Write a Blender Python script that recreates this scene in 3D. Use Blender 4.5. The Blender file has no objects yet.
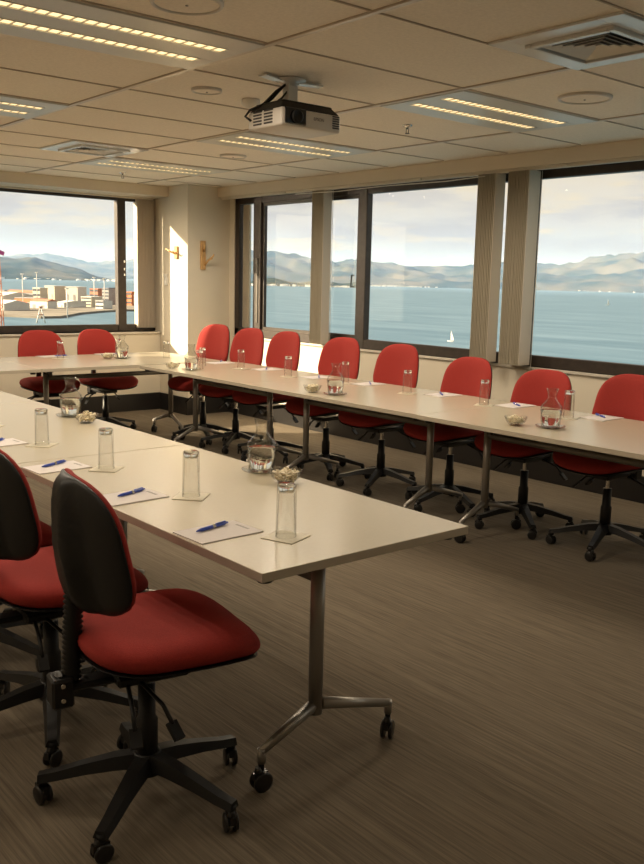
import bpy, bmesh, math, random
from mathutils import Vector, Matrix
PI = math.pi
random.seed(7)
SC = bpy.context.scene
COL = SC.collection

# ------------------------------------------------------------------ materials
def nodes(name):
    m = bpy.data.materials.new(name); m.use_nodes = True
    nt = m.node_tree; b = nt.nodes['Principled BSDF']
    return m, nt, b
def mat(name, col, rough=.5, metal=0., spec=.5, vary=0., vscale=8., bump=0., bscale=60., sheen=0., emit=None, estr=0., stretch=None):
    m, nt, b = nodes(name)
    b.inputs['Base Color'].default_value = (*col, 1)
    b.inputs['Roughness'].default_value = rough
    b.inputs['Metallic'].default_value = metal
    b.inputs['Specular IOR Level'].default_value = spec
    if sheen:
        b.inputs['Sheen Weight'].default_value = sheen
        b.inputs['Sheen Roughness'].default_value = .5
        b.inputs['Sheen Tint'].default_value = (min(1, col[0]*1.6), col[1]*2, col[2]*2, 1)
    if emit:
        b.inputs['Emission Color'].default_value = (*emit, 1)
        b.inputs['Emission Strength'].default_value = estr
    tc = nt.nodes.new('ShaderNodeTexCoord'); vec = tc.outputs['Object']
    if stretch:
        mp = nt.nodes.new('ShaderNodeMapping'); mp.inputs['Scale'].default_value = stretch
        nt.links.new(vec, mp.inputs['Vector']); vec = mp.outputs['Vector']
    if vary:
        n = nt.nodes.new('ShaderNodeTexNoise'); n.inputs['Scale'].default_value = vscale; n.inputs['Detail'].default_value = 6
        nt.links.new(vec, n.inputs['Vector'])
        r = nt.nodes.new('ShaderNodeValToRGB')
        r.color_ramp.elements[0].position = .3; r.color_ramp.elements[1].position = .7
        r.color_ramp.elements[0].color = tuple(c*(1-vary) for c in col)+(1,)
        r.color_ramp.elements[1].color = tuple(min(1, c*(1+vary)) for c in col)+(1,)
        nt.links.new(n.outputs['Fac'], r.inputs['Fac']); nt.links.new(r.outputs['Color'], b.inputs['Base Color'])
    if bump:
        n = nt.nodes.new('ShaderNodeTexNoise'); n.inputs['Scale'].default_value = bscale; n.inputs['Detail'].default_value = 4
        nt.links.new(vec, n.inputs['Vector'])
        bp = nt.nodes.new('ShaderNodeBump'); bp.inputs['Strength'].default_value = bump; bp.inputs['Distance'].default_value = .01
        nt.links.new(n.outputs['Fac'], bp.inputs['Height']); nt.links.new(bp.outputs['Normal'], b.inputs['Normal'])
    return m
M = {}
M['wall'] = mat('painted_wall', (.70, .63, .505), .75, vary=.025, vscale=2, bump=.05, bscale=180)
M['bulkhead'] = mat('bulkhead_paint', (.66, .59, .475), .7, vary=.02, vscale=2)
M['ceiling'] = mat('mineral_tile', (.87, .79, .67), .9, vary=.05, vscale=70, bump=.25, bscale=240)
M['tee'] = mat('ceiling_tee', (.48, .40, .31), .6)  # shade of the thin ceiling gaps, put into a dark strip colour
M['tee_light'] = mat('ceiling_tee_enamel', (.62, .55, .45), .35)
M['skirt'] = mat('black_skirting', (.018, .016, .015), .28, bump=.12, bscale=30)
M['frame'] = mat('bronze_window_frame', (.042, .031, .024), .45, metal=.2, vary=.2, vscale=20)
M['sill'] = mat('sill_paint', (.56, .51, .43), .55)
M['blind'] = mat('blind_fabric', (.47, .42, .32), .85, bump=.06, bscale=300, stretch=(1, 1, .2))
M['blind_light'] = mat('blind_fabric_pale', (.62, .55, .45), .85, bump=.06, bscale=300, stretch=(1, 1, .2))  # same fabric as lit: light on the vanes put into a paler colour
M['rail'] = mat('headrail', (.60, .54, .44), .5)
M['white'] = mat('white_plastic', (.72, .69, .63), .4)
M['offwhite'] = mat('projector_case', (.62, .58, .52), .45)
M['vent_metal'] = mat('vent_enamel', (.72, .71, .68), .22)
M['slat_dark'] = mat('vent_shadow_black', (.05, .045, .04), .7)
M['troffer'] = mat('light_panel', (.62, .62, .58), .35)
M['lamp'] = mat('lamp_glow', (.9, .8, .6), .5, emit=(1., .72, .36), estr=1.5)
M['red'] = mat('red_wool_fabric', (.31, .020, .014), .88, vary=.10, vscale=160, bump=.35, bscale=500, sheen=.25)
M['black'] = mat('black_plastic', (.009, .0085, .008), .45, spec=.35, bump=.06, bscale=300)
M['shell'] = mat('black_shell', (.008, .0075, .007), .40, spec=.32, bump=.10, bscale=500)
M['rubber'] = mat('black_rubber', (.012, .011, .010), .30)
M['chrome'] = mat('chrome', (.7, .68, .64), .15, metal=1)
M['steel'] = mat('silver_powder_coat', (.34, .32, .29), .38, metal=.75)
M['beam'] = mat('dark_grey_beam', (.12, .112, .10), .42, metal=.6)
M['crossbar'] = mat('grey_crossbar', (.22, .205, .18), .4, metal=.6)
M['top'] = mat('laminate_top', (.50, .445, .335), .27, vary=.015, vscale=90, spec=.55)
M['edge'] = mat('laminate_edge', (.42, .36, .29), .45)  # same laminate in shade: darker copy for the near tables' long sides
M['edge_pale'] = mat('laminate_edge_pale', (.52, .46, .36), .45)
M['paper'] = mat('paper', (.66, .62, .60), .8)
M['coaster'] = mat('frosted_coaster', (.66, .61, .47), .35, bump=.3, bscale=90)
M['blue'] = mat('blue_pen', (.02, .06, .42), .3)
M['mint'] = mat('mints', (.78, .70, .52), .6, vary=.25, vscale=120)
M['wood'] = mat('pale_wood', (.55, .33, .13), .5, vary=.18, vscale=14, stretch=(6, 6, 1))
M['lens'] = mat('lens_dark', (.01, .01, .012), .08)
M['grey'] = mat('grey_plastic', (.25, .23, .21), .5)

def carpet():
    m, nt, b = nodes('striped_carpet')
    L = nt.links.new
    tc = nt.nodes.new('ShaderNodeTexCoord')
    def noise(scale, sx, sy, det=3):
        mp = nt.nodes.new('ShaderNodeMapping'); mp.inputs['Scale'].default_value = (sx, sy, 1)
        n = nt.nodes.new('ShaderNodeTexNoise'); n.inputs['Scale'].default_value = scale; n.inputs['Detail'].default_value = det
        L(tc.outputs['Object'], mp.inputs['Vector']); L(mp.outputs['Vector'], n.inputs['Vector']); return n.outputs['Fac']
    a = noise(1., 95, 1.6); c = noise(1., 320, 9, 1); d = noise(1.1, 1, 1, 3)
    m1 = nt.nodes.new('ShaderNodeMath'); m1.operation = 'MULTIPLY_ADD'; m1.inputs[1].default_value = .55
    L(a, m1.inputs[0])
    m2 = nt.nodes.new('ShaderNodeMath'); m2.operation = 'MULTIPLY'; m2.inputs[1].default_value = .33; L(c, m2.inputs[0]); L(m2.outputs[0], m1.inputs[2])
    m3 = nt.nodes.new('ShaderNodeMath'); m3.operation = 'MULTIPLY_ADD'; m3.inputs[1].default_value = .14; L(d, m3.inputs[0]); L(m1.outputs[0], m3.inputs[2])
    r = nt.nodes.new('ShaderNodeValToRGB')
    r.color_ramp.elements[0].position = .38; r.color_ramp.elements[1].position = .64
    r.color_ramp.elements[0].color = (.118, .096, .070, 1); r.color_ramp.elements[1].color = (.205, .168, .122, 1)
    L(m3.outputs[0], r.inputs['Fac']); L(r.outputs['Color'], b.inputs['Base Color'])
    b.inputs['Roughness'].default_value = .95; b.inputs['Specular IOR Level'].default_value = .15
    bp = nt.nodes.new('ShaderNodeBump'); bp.inputs['Strength'].default_value = .5; bp.inputs['Distance'].default_value = .004
    L(m3.outputs[0], bp.inputs['Height']); L(bp.outputs['Normal'], b.inputs['Normal'])
    return m
M['carpet'] = carpet()

def pane_mat():
    m = bpy.data.materials.new('window_glass'); m.use_nodes = True
    nt = m.node_tree; nt.nodes.clear()
    o = nt.nodes.new('ShaderNodeOutputMaterial'); mx = nt.nodes.new('ShaderNodeMixShader')
    t = nt.nodes.new('ShaderNodeBsdfTransparent'); t.inputs['Color'].default_value = (.96, .975, .965, 1)
    g = nt.nodes.new('ShaderNodeBsdfGlossy'); g.inputs['Roughness'].default_value = .02
    f = nt.nodes.new('ShaderNodeFresnel'); f.inputs['IOR'].default_value = 1.22
    ge = nt.nodes.new('ShaderNodeNewGeometry'); ml = nt.nodes.new('ShaderNodeMath'); ml.operation = 'SUBTRACT'; ml.use_clamp = True
    nt.links.new(f.outputs[0], ml.inputs[0]); nt.links.new(ge.outputs['Backfacing'], ml.inputs[1])
    nt.links.new(ml.outputs[0], mx.inputs[0]); nt.links.new(t.outputs[0], mx.inputs[1]); nt.links.new(g.outputs[0], mx.inputs[2])
    nt.links.new(mx.outputs[0], o.inputs['Surface']); return m
M['pane'] = pane_mat()
def thin_glass(name, tint, edge):
    # blown glass wall: see-through, mirror-like towards the rim
    m = bpy.data.materials.new(name); m.use_nodes = True
    nt = m.node_tree; nt.nodes.clear(); L = nt.links.new
    o = nt.nodes.new('ShaderNodeOutputMaterial'); mx = nt.nodes.new('ShaderNodeMixShader')
    lw = nt.nodes.new('ShaderNodeLayerWeight'); lw.inputs['Blend'].default_value = .5
    cr = nt.nodes.new('ShaderNodeValToRGB'); cr.color_ramp.elements[0].color = (*tint, 1); cr.color_ramp.elements[0].position = .45; cr.color_ramp.elements[1].color = (*edge, 1); cr.color_ramp.elements[1].position = .97
    t = nt.nodes.new('ShaderNodeBsdfTransparent'); L(lw.outputs['Facing'], cr.inputs['Fac']); L(cr.outputs['Color'], t.inputs['Color'])
    g = nt.nodes.new('ShaderNodeBsdfGlossy'); g.inputs['Roughness'].default_value = .03
    f = nt.nodes.new('ShaderNodeMapRange'); f.inputs['From Min'].default_value = .55; f.inputs['From Max'].default_value = 1; f.inputs['To Min'].default_value = .05; f.inputs['To Max'].default_value = .5
    L(lw.outputs['Facing'], f.inputs['Value'])
    L(f.outputs[0], mx.inputs[0]); L(t.outputs[0], mx.inputs[1]); L(g.outputs[0], mx.inputs[2]); L(mx.outputs[0], o.inputs['Surface'])
    return m
def solid_glass(name, tint, ior):
    m = bpy.data.materials.new(name); m.use_nodes = True
    nt = m.node_tree; nt.nodes.clear()
    o = nt.nodes.new('ShaderNodeOutputMaterial')
    g = nt.nodes.new('ShaderNodeBsdfGlass'); g.inputs['IOR'].default_value = ior; g.inputs['Roughness'].default_value = 0; g.inputs['Color'].default_value = (*tint, 1)
    nt.links.new(g.outputs[0], o.inputs['Surface']); return m
M['glass'] = thin_glass('drinking_glass', (.975, .975, .965), (.66, .66, .63))
M['solid_glass'] = solid_glass('thick_glass_base', (.97, .975, .96), 1.45)
M['water'] = solid_glass('drinking_water', (.97, .98, .97), 1.33)

# ------------------------------------------------------------------ mesh helpers
def new(): return bmesh.new()
def box(bm, x0, x1, y0, y1, z0, z1, mi=0, mtx=None):
    vs = [bm.verts.new((x, y, z)) for z in (z0, z1) for y in (y0, y1) for x in (x0, x1)]
    if mtx is not None:
        for v in vs: v.co = mtx @ v.co
    fs = [bm.faces.new([vs[i] for i in q]) for q in ((0,2,3,1), (4,5,7,6), (0,1,5,4), (2,6,7,3), (0,4,6,2), (1,3,7,5))]
    for f in fs: f.material_index = mi
    return fs
def cbox(bm, c, s, rz=0, ry=0, mi=0):
    m = Matrix.Translation(c) @ Matrix.Rotation(rz, 4, 'Z') @ Matrix.Rotation(ry, 4, 'Y')
    return box(bm, -s[0]/2, s[0]/2, -s[1]/2, s[1]/2, -s[2]/2, s[2]/2, mi, m)
def tube(bm, pts, rs, seg=12, caps=True, flat=1., mi=0):
    pts = [Vector(p) for p in pts]
    if not isinstance(rs, (list, tuple)): rs = [rs]*len(pts)
    rings = []; up = None
    for i, p in enumerate(pts):
        t = (pts[min(i+1, len(pts)-1)] - pts[max(i-1, 0)]).normalized()
        if up is None:
            up = Vector((0, 0, 1)) if abs(t.z) < .9 else Vector((1, 0, 0))
        s = t.cross(up).normalized(); up = s.cross(t).normalized()
        rings.append([bm.verts.new(p + s*math.cos(2*PI*k/seg)*rs[i] + up*math.sin(2*PI*k/seg)*rs[i]*flat) for k in range(seg)])
    for a, b in zip(rings, rings[1:]):
        for k in range(seg):
            f = bm.faces.new((a[k], a[(k+1) % seg], b[(k+1) % seg], b[k])); f.smooth = True; f.material_index = mi
    if caps:
        for r in (rings[0][::-1], rings[-1]): bm.faces.new(r).material_index = mi
def lathe(bm, prof, seg=32, c=(0, 0, 0), closed=False, mi=0, smooth=True):
    rings = []
    for r, z in prof:
        if r < 1e-6: rings.append([bm.verts.new((c[0], c[1], c[2]+z))])
        else: rings.append([bm.verts.new((c[0]+r*math.cos(2*PI*k/seg), c[1]+r*math.sin(2*PI*k/seg), c[2]+z)) for k in range(seg)])
    prs = list(zip(rings, rings[1:]))
    if closed: prs.append((rings[-1], rings[0]))
    for a, b in prs:
        for k in range(seg):
            q = [a[k % len(a)], a[(k+1) % len(a)], b[(k+1) % len(b)], b[k % len(b)]]
            u = []
            for v in q:
                if v not in u: u.append(v)
            if len(u) > 2:
                f = bm.faces.new(u); f.smooth = smooth; f.material_index = mi
def pad(bm, R, fz, bz, n=40, rings=10, mi=0):
    """cushion: outline R(theta)->(u,v); fz,bz(u,v,rho)->w on the two faces"""
    F, B = [], []
    for j in range(rings+1):
        rho = math.sin(j/rings*PI/2)
        ra, rb = [], []
        for k in range(n if j else 1):
            u, v = R(2*PI*k/n); u *= rho; v *= rho
            a = bm.verts.new((u, v, fz(u, v, rho))); ra.append(a)
            rb.append(a if j == rings else bm.verts.new((u, v, bz(u, v, rho))))
        F.append(ra); B.append(rb)
    for S, flip in ((F, False), (B, True)):
        for a, b in zip(S, S[1:]):
            for k in range(n):
                q = [a[k % len(a)], b[k], b[(k+1) % n], a[(k+1) % len(a)]]
                u = []
                for v in q:
                    if v not in u: u.append(v)
                f = bm.faces.new(u[::-1] if flip else u); f.smooth = True; f.material_index = mi
def bev(bm, w, seg=2):
    bmesh.ops.bevel(bm, geom=[e for e in bm.edges], offset=w, segments=seg, affect='EDGES', profile=.5)
def xf(bm, m): bmesh.ops.transform(bm, matrix=m, verts=bm.verts[:])
def obj(name, bm, mats, parent=None, loc=None):
    bmesh.ops.recalc_face_normals(bm, faces=bm.faces[:])
    me = bpy.data.meshes.new(name); bm.to_mesh(me); bm.free()
    for m in (mats if isinstance(mats, (list, tuple)) else [mats]): me.materials.append(M[m] if isinstance(m, str) else m)
    o = bpy.data.objects.new(name, me); COL.objects.link(o)
    if parent is not None: o.parent = parent
    if loc is not None: o.location = loc
    return o
def thing(name, label, cat, loc=(0, 0, 0), rz=0, group=None):
    o = bpy.data.objects.new(name, None); COL.objects.link(o); o.empty_display_size = .1
    o.location = loc; o.rotation_euler = (0, 0, rz); return tag(o, label, cat, group)
def tag(o, label, cat, group=None):
    o['label'] = label; o['category'] = cat
    if group: o['group'] = group
    return o
def struct(name, bm, m, parent=None):
    o = obj(name, bm, m, parent)
    if parent is None: o['kind'] = 'structure'
    return o
def dup(root, loc=None, rz=None, label=None, group=None):
    def cp(o, par):
        c = o.copy(); COL.objects.link(c)
        if par is not None: c.parent = par
        for ch in KIDS.get(o.name, []): cp(ch, c)
        return c
    KIDS = {}
    for o in COL.objects:
        if o.parent: KIDS.setdefault(o.parent.name, []).append(o)
    r = cp(root, None)
    if loc is not None: r.location = loc
    if rz is not None: r.rotation_euler = (0, 0, rz)
    if label: r['label'] = label
    if group: r['group'] = group
    return r
ORD = ['first', 'second', 'third', 'fourth', 'fifth', 'sixth', 'seventh', 'eighth', 'ninth']

# ------------------------------------------------------------------ room shell
XW = 5.55      # window wall inner face
YW = 8.80      # back wall inner face
ZC = 2.385
X0, Y0 = -2.2, -2.6
bm = new(); box(bm, X0-.2, XW+.25, Y0-.2, YW+.35, -.2, 0); struct('floor', bm, 'carpet')
bm = new(); box(bm, X0-.2, XW+.25, Y0-.2, YW+.35, ZC+.004, ZC+.2); ceil = struct('ceiling', bm, 'ceiling')
bm = new()
DY, DX = .62, 1.175
k = -4
while .02+DY*k < 8.6:
    y = .02+DY*k
    box(bm, X0, 5.35, y-.0038, y+.0038, ZC-.0015, ZC+.005); k += 1  # dark strip painted in place of a shadow gap
struct('ceiling_grid', bm, 'tee', ceil)
bm = new()
for k in range(-3, 3):
    x = 2.30+DX*k
    box(bm, x-.012, x+.012, Y0, 8.55, ZC-.003, ZC+.005)
    for s in (-1, 1): box(bm, x+s*.015-.002, x+s*.015+.002, Y0, 8.55, ZC-.001, ZC+.005, 1)  # side strips paint the shadow gaps along the bar
struct('ceiling_main_tee', bm, ['tee_light', 'tee'], ceil)

SILL, HEAD = .845, 2.30
# window wall (right)
bm = new()
box(bm, XW, XW+.22, Y0, YW+.3, 0, SILL)
box(bm, XW, XW+.22, Y0, YW+.3, HEAD, ZC+.1)
box(bm, XW, XW+.22, 8.13, YW+.3, SILL, HEAD)
box(bm, XW, XW+.22, Y0, Y0+.8, SILL, HEAD)
struct('wall_right', bm, 'wall')
# back wall
BWX0 = 2.15
bm = new()
box(bm, X0, XW, YW, YW+.24, 0, SILL+.01)
box(bm, X0, XW, YW, YW+.24, HEAD-.02, ZC+.1)
box(bm, 5.06, XW, YW, YW+.24, SILL, HEAD)
box(bm, X0, BWX0, YW, YW+.24, SILL, HEAD)
struct('wall_back', bm, 'wall')
bm = new(); box(bm, X0-.15, X0, Y0, YW+.24, 0, ZC+.1); struct('wall_left', bm, 'wall')
bm = new(); box(bm, X0-.15, XW+.22, Y0-.15, Y0, 0, ZC+.1); struct('wall_front', bm, 'wall')
# corner column
bm = new(); box(bm, 5.03, XW, 8.22, YW, 0, ZC+.002); struct('wall_column', bm, 'wall')
# bulkheads
bm = new(); box(bm, 5.40, XW+.05, Y0, 8.22, 2.285, ZC+.002); struct('trim_1', bm, 'bulkhead')
bm = new(); box(bm, X0, 5.03, 8.60, YW+.05, 2.285, ZC+.002); struct('trim_2', bm, 'bulkhead')
# skirtings
bm = new(); box(bm, XW-.018, XW, Y0, 8.22, 0, .185); bev(bm, .003, 1); struct('baseboard_right', bm, 'skirt')
bm = new(); box(bm, X0, 5.03, YW-.018, YW, 0, .185); bev(bm, .003, 1); struct('baseboard_back', bm, 'skirt')
bm = new(); box(bm, 5.012, 5.03, 8.202, YW-.018, 0, .185); box(bm, 5.03, XW-.018, 8.202, 8.22, 0, .185); struct('baseboard_column', bm, 'skirt')

# ---- right window ribbon
W1 = thing('window_1', '', ''); del W1['label'], W1['category']; W1['kind'] = 'structure'
bm = new()
fx0, fx1 = XW+.01, XW+.075
box(bm, fx0, fx1, Y0+.8, 8.13, SILL, SILL+.085)
box(bm, fx0, fx1, Y0+.8, 8.13, 2.215, HEAD)
box(bm, fx0, fx1, 8.055, 8.13, SILL, HEAD)
for y in (6.12, 4.30, 2.2, .3): box(bm, fx0-.005, fx1, y-.055, y+.055, SILL, HEAD)
box(bm, fx0-.005, fx1, 7.66, 7.79, SILL, HEAD)
bev(bm, .004, 1)
obj('window_frame', bm, 'frame', W1)
bm = new()   # sash of the sliding pair
for a, b in ((6.175, 7.66),):
    box(bm, fx0+.02, fx1-.01, a, a+.035, SILL+.085, 2.215); box(bm, fx0+.02, fx1-.01, b-.03, b, SILL+.085, 2.215)
    box(bm, fx0+.02, fx1-.01, a+.035, b-.03, SILL+.085, SILL+.115); box(bm, fx0+.02, fx1-.01, a+.035, b-.03, 2.185, 2.215)
obj('sash', bm, 'frame', W1)
bm = new(); box(bm, XW-.02, XW+.22, Y0+.8, 8.13, SILL-.022, SILL); bev(bm, .004, 1); obj('window_sill', bm, 'sill', W1)
for a, b in ((7.79, 8.055), (6.175, 7.66), (4.355, 6.065), (2.255, 4.245), (.355, 2.145), (Y0+.8, .245)):
    bm = new(); box(bm, XW+.048, XW+.054, a, b, SILL+.085, 2.215); obj('pane', bm, 'pane', W1)
bm = new()
tube(bm, [(fx0-.004, 6.215, 1.50), (fx0-.03, 6.22, 1.50), (fx0-.034, 6.22, 1.40), (fx0-.004, 6.215, 1.40)], .006, 8)
obj('handle', bm, 'black', W1)
bm = new(); box(bm, fx0-.012, fx0-.004, 7.70, 7.725, 1.0, 1.62); box(bm, fx0-.022, fx0-.004, 7.695, 7.73, 1.60, 1.66)
obj('latch', bm, 'beam', W1)

# ---- back window ribbon
W2 = thing('window_2', '', ''); del W2['label'], W2['category']; W2['kind'] = 'structure'
bm = new(); fy0, fy1 = YW+.15, YW+.215
S2, H2 = SILL+.01, HEAD-.02
box(bm, BWX0, 5.06, fy0, fy1, S2, S2+.075)
box(bm, BWX0, 5.06, fy0, fy1, H2-.045, H2)
box(bm, BWX0, BWX0+.06, fy0, fy1, S2, H2); box(bm, 5.03, 5.06, fy0, fy1, S2, H2)
for x in (4.655,): box(bm, x-.048, x+.048, fy0-.012, fy1, S2, H2)
bev(bm, .004, 1); obj('window_frame', bm, 'frame', W2)
bm = new(); box(bm, BWX0, 5.028, YW-.02, YW+.24, S2-.022, S2); bev(bm, .004, 1); obj('window_sill', bm, 'sill', W2)
for a, b in ((4.703, 5.03), (BWX0+.06, 4.607)):
    bm = new(); box(bm, a, b, fy0+.03, fy0+.036, S2+.075, H2-.045); obj('pane', bm, 'pane', W2)
bm = new()
for z in (1.60, 1.52, 1.46): box(bm, 4.665, 4.68, fy0-.03, fy0-.012, z-.012, z+.012)
obj('latch', bm, 'chrome', W2)

# ------------------------------------------------------------------ blinds
def blind(name, label, xc, yc, along, n, pitch, width, z0, z1, group, chain=True):
    """a drawn stack of hanging vanes; along='Y' for the window wall, 'X' for the back wall"""
    t = thing(name, label, 'vertical blind', (xc, yc, 0), 0, group)
    for i in range(n):
        bm = new(); a = math.radians(random.uniform(-2.5, 2.5)); off = (i-(n-1)/2)*pitch
        c = (random.uniform(-.0015, .0015), off, (z0+z1)/2) if along == 'Y' else (off, random.uniform(-.0015, .0015), (z0+z1)/2)
        s = (width, .0025, z1-z0) if along == 'Y' else (.0025, width, z1-z0)
        cbox(bm, c, s, a)
        s2 = (width*.96, .006, .03) if along == 'Y' else (.006, width*.96, .03)
        cbox(bm, (c[0], c[1], z0+.025), s2, a)
        last = (i == 0 and along == 'Y')  # the vane showing its broad face gets the lit copy
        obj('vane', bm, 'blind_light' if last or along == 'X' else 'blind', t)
    if chain:
        bm = new()
        e = -(n/2)*pitch-.012
        p = (width*.45, e) if along == 'Y' else (-e, -width*.3)
        tube(bm, [(p[0], p[1], z1), (p[0], p[1], z0-.04)], .003, 6)
        obj('cord', bm, 'white', t)
    return t
ZB0, ZB1 = .86, 2.262
G = 'vertical blind stacks on the window wall'
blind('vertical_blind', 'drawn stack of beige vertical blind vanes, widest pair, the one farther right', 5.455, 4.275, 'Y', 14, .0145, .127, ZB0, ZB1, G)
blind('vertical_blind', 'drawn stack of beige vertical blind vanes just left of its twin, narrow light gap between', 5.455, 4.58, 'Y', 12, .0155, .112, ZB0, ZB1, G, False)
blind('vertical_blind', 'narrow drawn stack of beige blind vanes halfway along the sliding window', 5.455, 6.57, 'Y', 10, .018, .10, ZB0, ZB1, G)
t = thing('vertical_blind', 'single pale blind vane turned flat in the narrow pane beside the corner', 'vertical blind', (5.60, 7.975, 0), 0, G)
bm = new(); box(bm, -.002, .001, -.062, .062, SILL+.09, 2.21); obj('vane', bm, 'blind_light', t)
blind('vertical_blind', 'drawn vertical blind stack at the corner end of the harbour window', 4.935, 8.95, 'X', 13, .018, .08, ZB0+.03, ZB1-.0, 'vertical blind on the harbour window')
bm = new(); box(bm, 5.425, 5.465, 0, 8.20, 2.262, 2.284)
for y in (7.1, 5.3, 3.9): box(bm, 5.41, 5.425, y-.02, y+.02, 2.265, 2.28)
HR = tag(obj('blind_headrail', bm, 'rail'), 'long beige blind headrail under the bulkhead above the window wall', 'headrail')
bm = new(); box(bm, 2.2, 5.02, 8.90, 8.94, 2.262, 2.284)
tag(obj('blind_headrail', bm, 'rail'), 'beige blind headrail above the harbour window', 'headrail')
bm = new()
tube(bm, [(5.40, 6.9, 2.245), (5.405, 6.3, 2.235), (5.40, 5.7, 2.243), (5.405, 5.0, 2.236), (5.40, 4.6, 2.246)], .004, 6)
obj('cord', bm, 'white', HR)

# ------------------------------------------------------------------ ceiling fittings
def troffer(x0, y0, label, first=[None]):
    if first[0] is not None: return dup(first[0], (x0, y0, ZC), 0, label)
    t = thing('ceiling_light', label, 'ceiling light', (x0, y0, ZC), 0, 'louvred ceiling lights'); first[0] = t
    L, W = DX-.03, DY-.03
    bm = new(); box(bm, .015, .015+L, .015, .165, -.007, .003); box(bm, .015, .015+L, .235, .385, -.007, .003)
    box(bm, .015, .015+L, .455, DY-.015, -.007, .003)
    for a, b in ((.015, .08), (L-.06, .015+L)):
        box(bm, a, b, .165, .235, -.007, .003); box(bm, a, b, .385, .455, -.007, .003)
    bev(bm, .0015, 1); obj('panel', bm, 'troffer', t)
    for yy in (.165, .385):
        bm = new(); box(bm, .08, L-.06, yy, yy+.07, -.003, .001); obj('lamp', bm, 'lamp', t)
        bm = new()
        for i in range(21): box(bm, .085+i*.0475, .090+i*.0475, yy+.001, yy+.069, -.008, .0005)
        box(bm, .08, L-.06, yy, yy+.003, -.009, .0005); box(bm, .08, L-.06, yy+.067, yy+.07, -.009, .0005)
        obj('louvre', bm, 'troffer', t)
    return t
YA, YB, YC = .02+DY*5, .02+DY*8, .02+DY*11
XA, XB = 2.30-DX, 2.30+DX
def tubes(x0, y0, k=1.):
    for i in range(4):
        l = bpy.data.lights.new('lamp_tube', 'SPOT'); l.energy = LAMP_W*k; l.color = (1., .845, .65); l.spot_size = math.radians(172); l.spot_blend = .6; l.shadow_soft_size = .012
        o = bpy.data.objects.new('lamp_tube', l); COL.objects.link(o); o.location = (x0+.18+i*.26, y0+(.20 if i % 2 else .42), ZC-.022)
LAMP_W = 16.5
for x_ in (XA, XB):
    for y_, k_ in ((YA, 1.), (YB, 1.), (YC, 1.), (YA-3*DY, .16), (YA-6*DY, .1)): tubes(x_, y_, k_)  # the two dim nearer rows are unseen, added to lift the foreground
XZ = XA-2*DX  # unseen column of lights, added to fill the room from the left
for y_, k_ in ((YA, .7), (YB, .7), (YA-3*DY, .4)):
    tubes(XZ, y_, k_); troffer(XZ, y_, 'ceiling light on the inner side of the room, outside the picture')
troffer(XA, YC, 'ceiling light beyond the left edge near the harbour window')
troffer(XA, YA, 'large louvred twin-strip ceiling light at the top left corner, nearest one')
troffer(XA, YB, 'louvred ceiling light cut off by the left edge, above the harbour window side')
troffer(XB, YA, 'louvred ceiling light between the round speaker and the projector')
troffer(XB, YB, 'pale louvred ceiling light just behind the projector')
troffer(XB, YC, 'farthest louvred ceiling light beside the corner column')
troffer(XA, YA-3*DY, 'louvred ceiling light above the camera, nearer than all the others', )
troffer(XB, YA-3*DY, 'louvred ceiling light nearer than the square air diffuser', )
for x_ in (XA, XB): troffer(x_, YA-6*DY, 'ceiling light behind the camera near the rear wall')

def diffuser(x0, y0, label, first=[None]):
    if first[0] is not None: return dup(first[0], (x0, y0, ZC), 0, label)
    t = thing('air_diffuser', label, 'air vent', (x0, y0, ZC), 0, 'square ceiling air diffusers'); first[0] = t
    S = DY-.03
    bm = new()
    def ring(a, b, z0, z1, mi=0):
        c = DY/2
        box(bm, c-b, c+b, c-b, c-a, z0, z1, mi); box(bm, c-b, c+b, c+a, c+b, z0, z1, mi)
        box(bm, c-b, c-a, c-a, c+a, z0, z1, mi); box(bm, c+a, c+b, c-a, c+a, z0, z1, mi)
    ring(.20, .30, -.008, .003); bev(bm, .002, 1); obj('panel', bm, 'vent_metal', t)
    bm = new(); ring(.17, .198, -.022, .0); bev(bm, .003, 1); obj('frame', bm, 'vent_metal', t)
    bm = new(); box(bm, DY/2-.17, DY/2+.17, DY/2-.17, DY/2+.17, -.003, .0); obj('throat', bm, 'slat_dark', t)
    bm = new(); c = DY/2
    for r_ in (.155, .125, .095, .065, .035):   # four-way pyramid of sloping blades
        o_, i_, zo, zi = r_, r_-.018, -.014, -.003
        for q in range(4):
            m = Matrix.Translation((c, c, 0)) @ Matrix.Rotation(q*PI/2, 4, 'Z')
            p = [(-o_, -o_, zo), (o_, -o_, zo), (i_, -i_, zi), (-i_, -i_, zi)]
            lo = [bm.verts.new(m @ Vector(v)) for v in p]; hi = [bm.verts.new(m @ (Vector(v)+Vector((0, 0, .002)))) for v in p]
            bm.faces.new(lo); bm.faces.new(hi[::-1])
            for a in range(4): bm.faces.new((lo[a], lo[(a+1) % 4], hi[(a+1) % 4], hi[a]))
    obj('blades', bm, 'white', t)
    return t
diffuser(2.89, .02+DY*3, 'square white four-way air diffuser at the top right corner')
diffuser(2.87, .02+DY*10, 'small-looking square air diffuser over the left window end of the ceiling')

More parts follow.
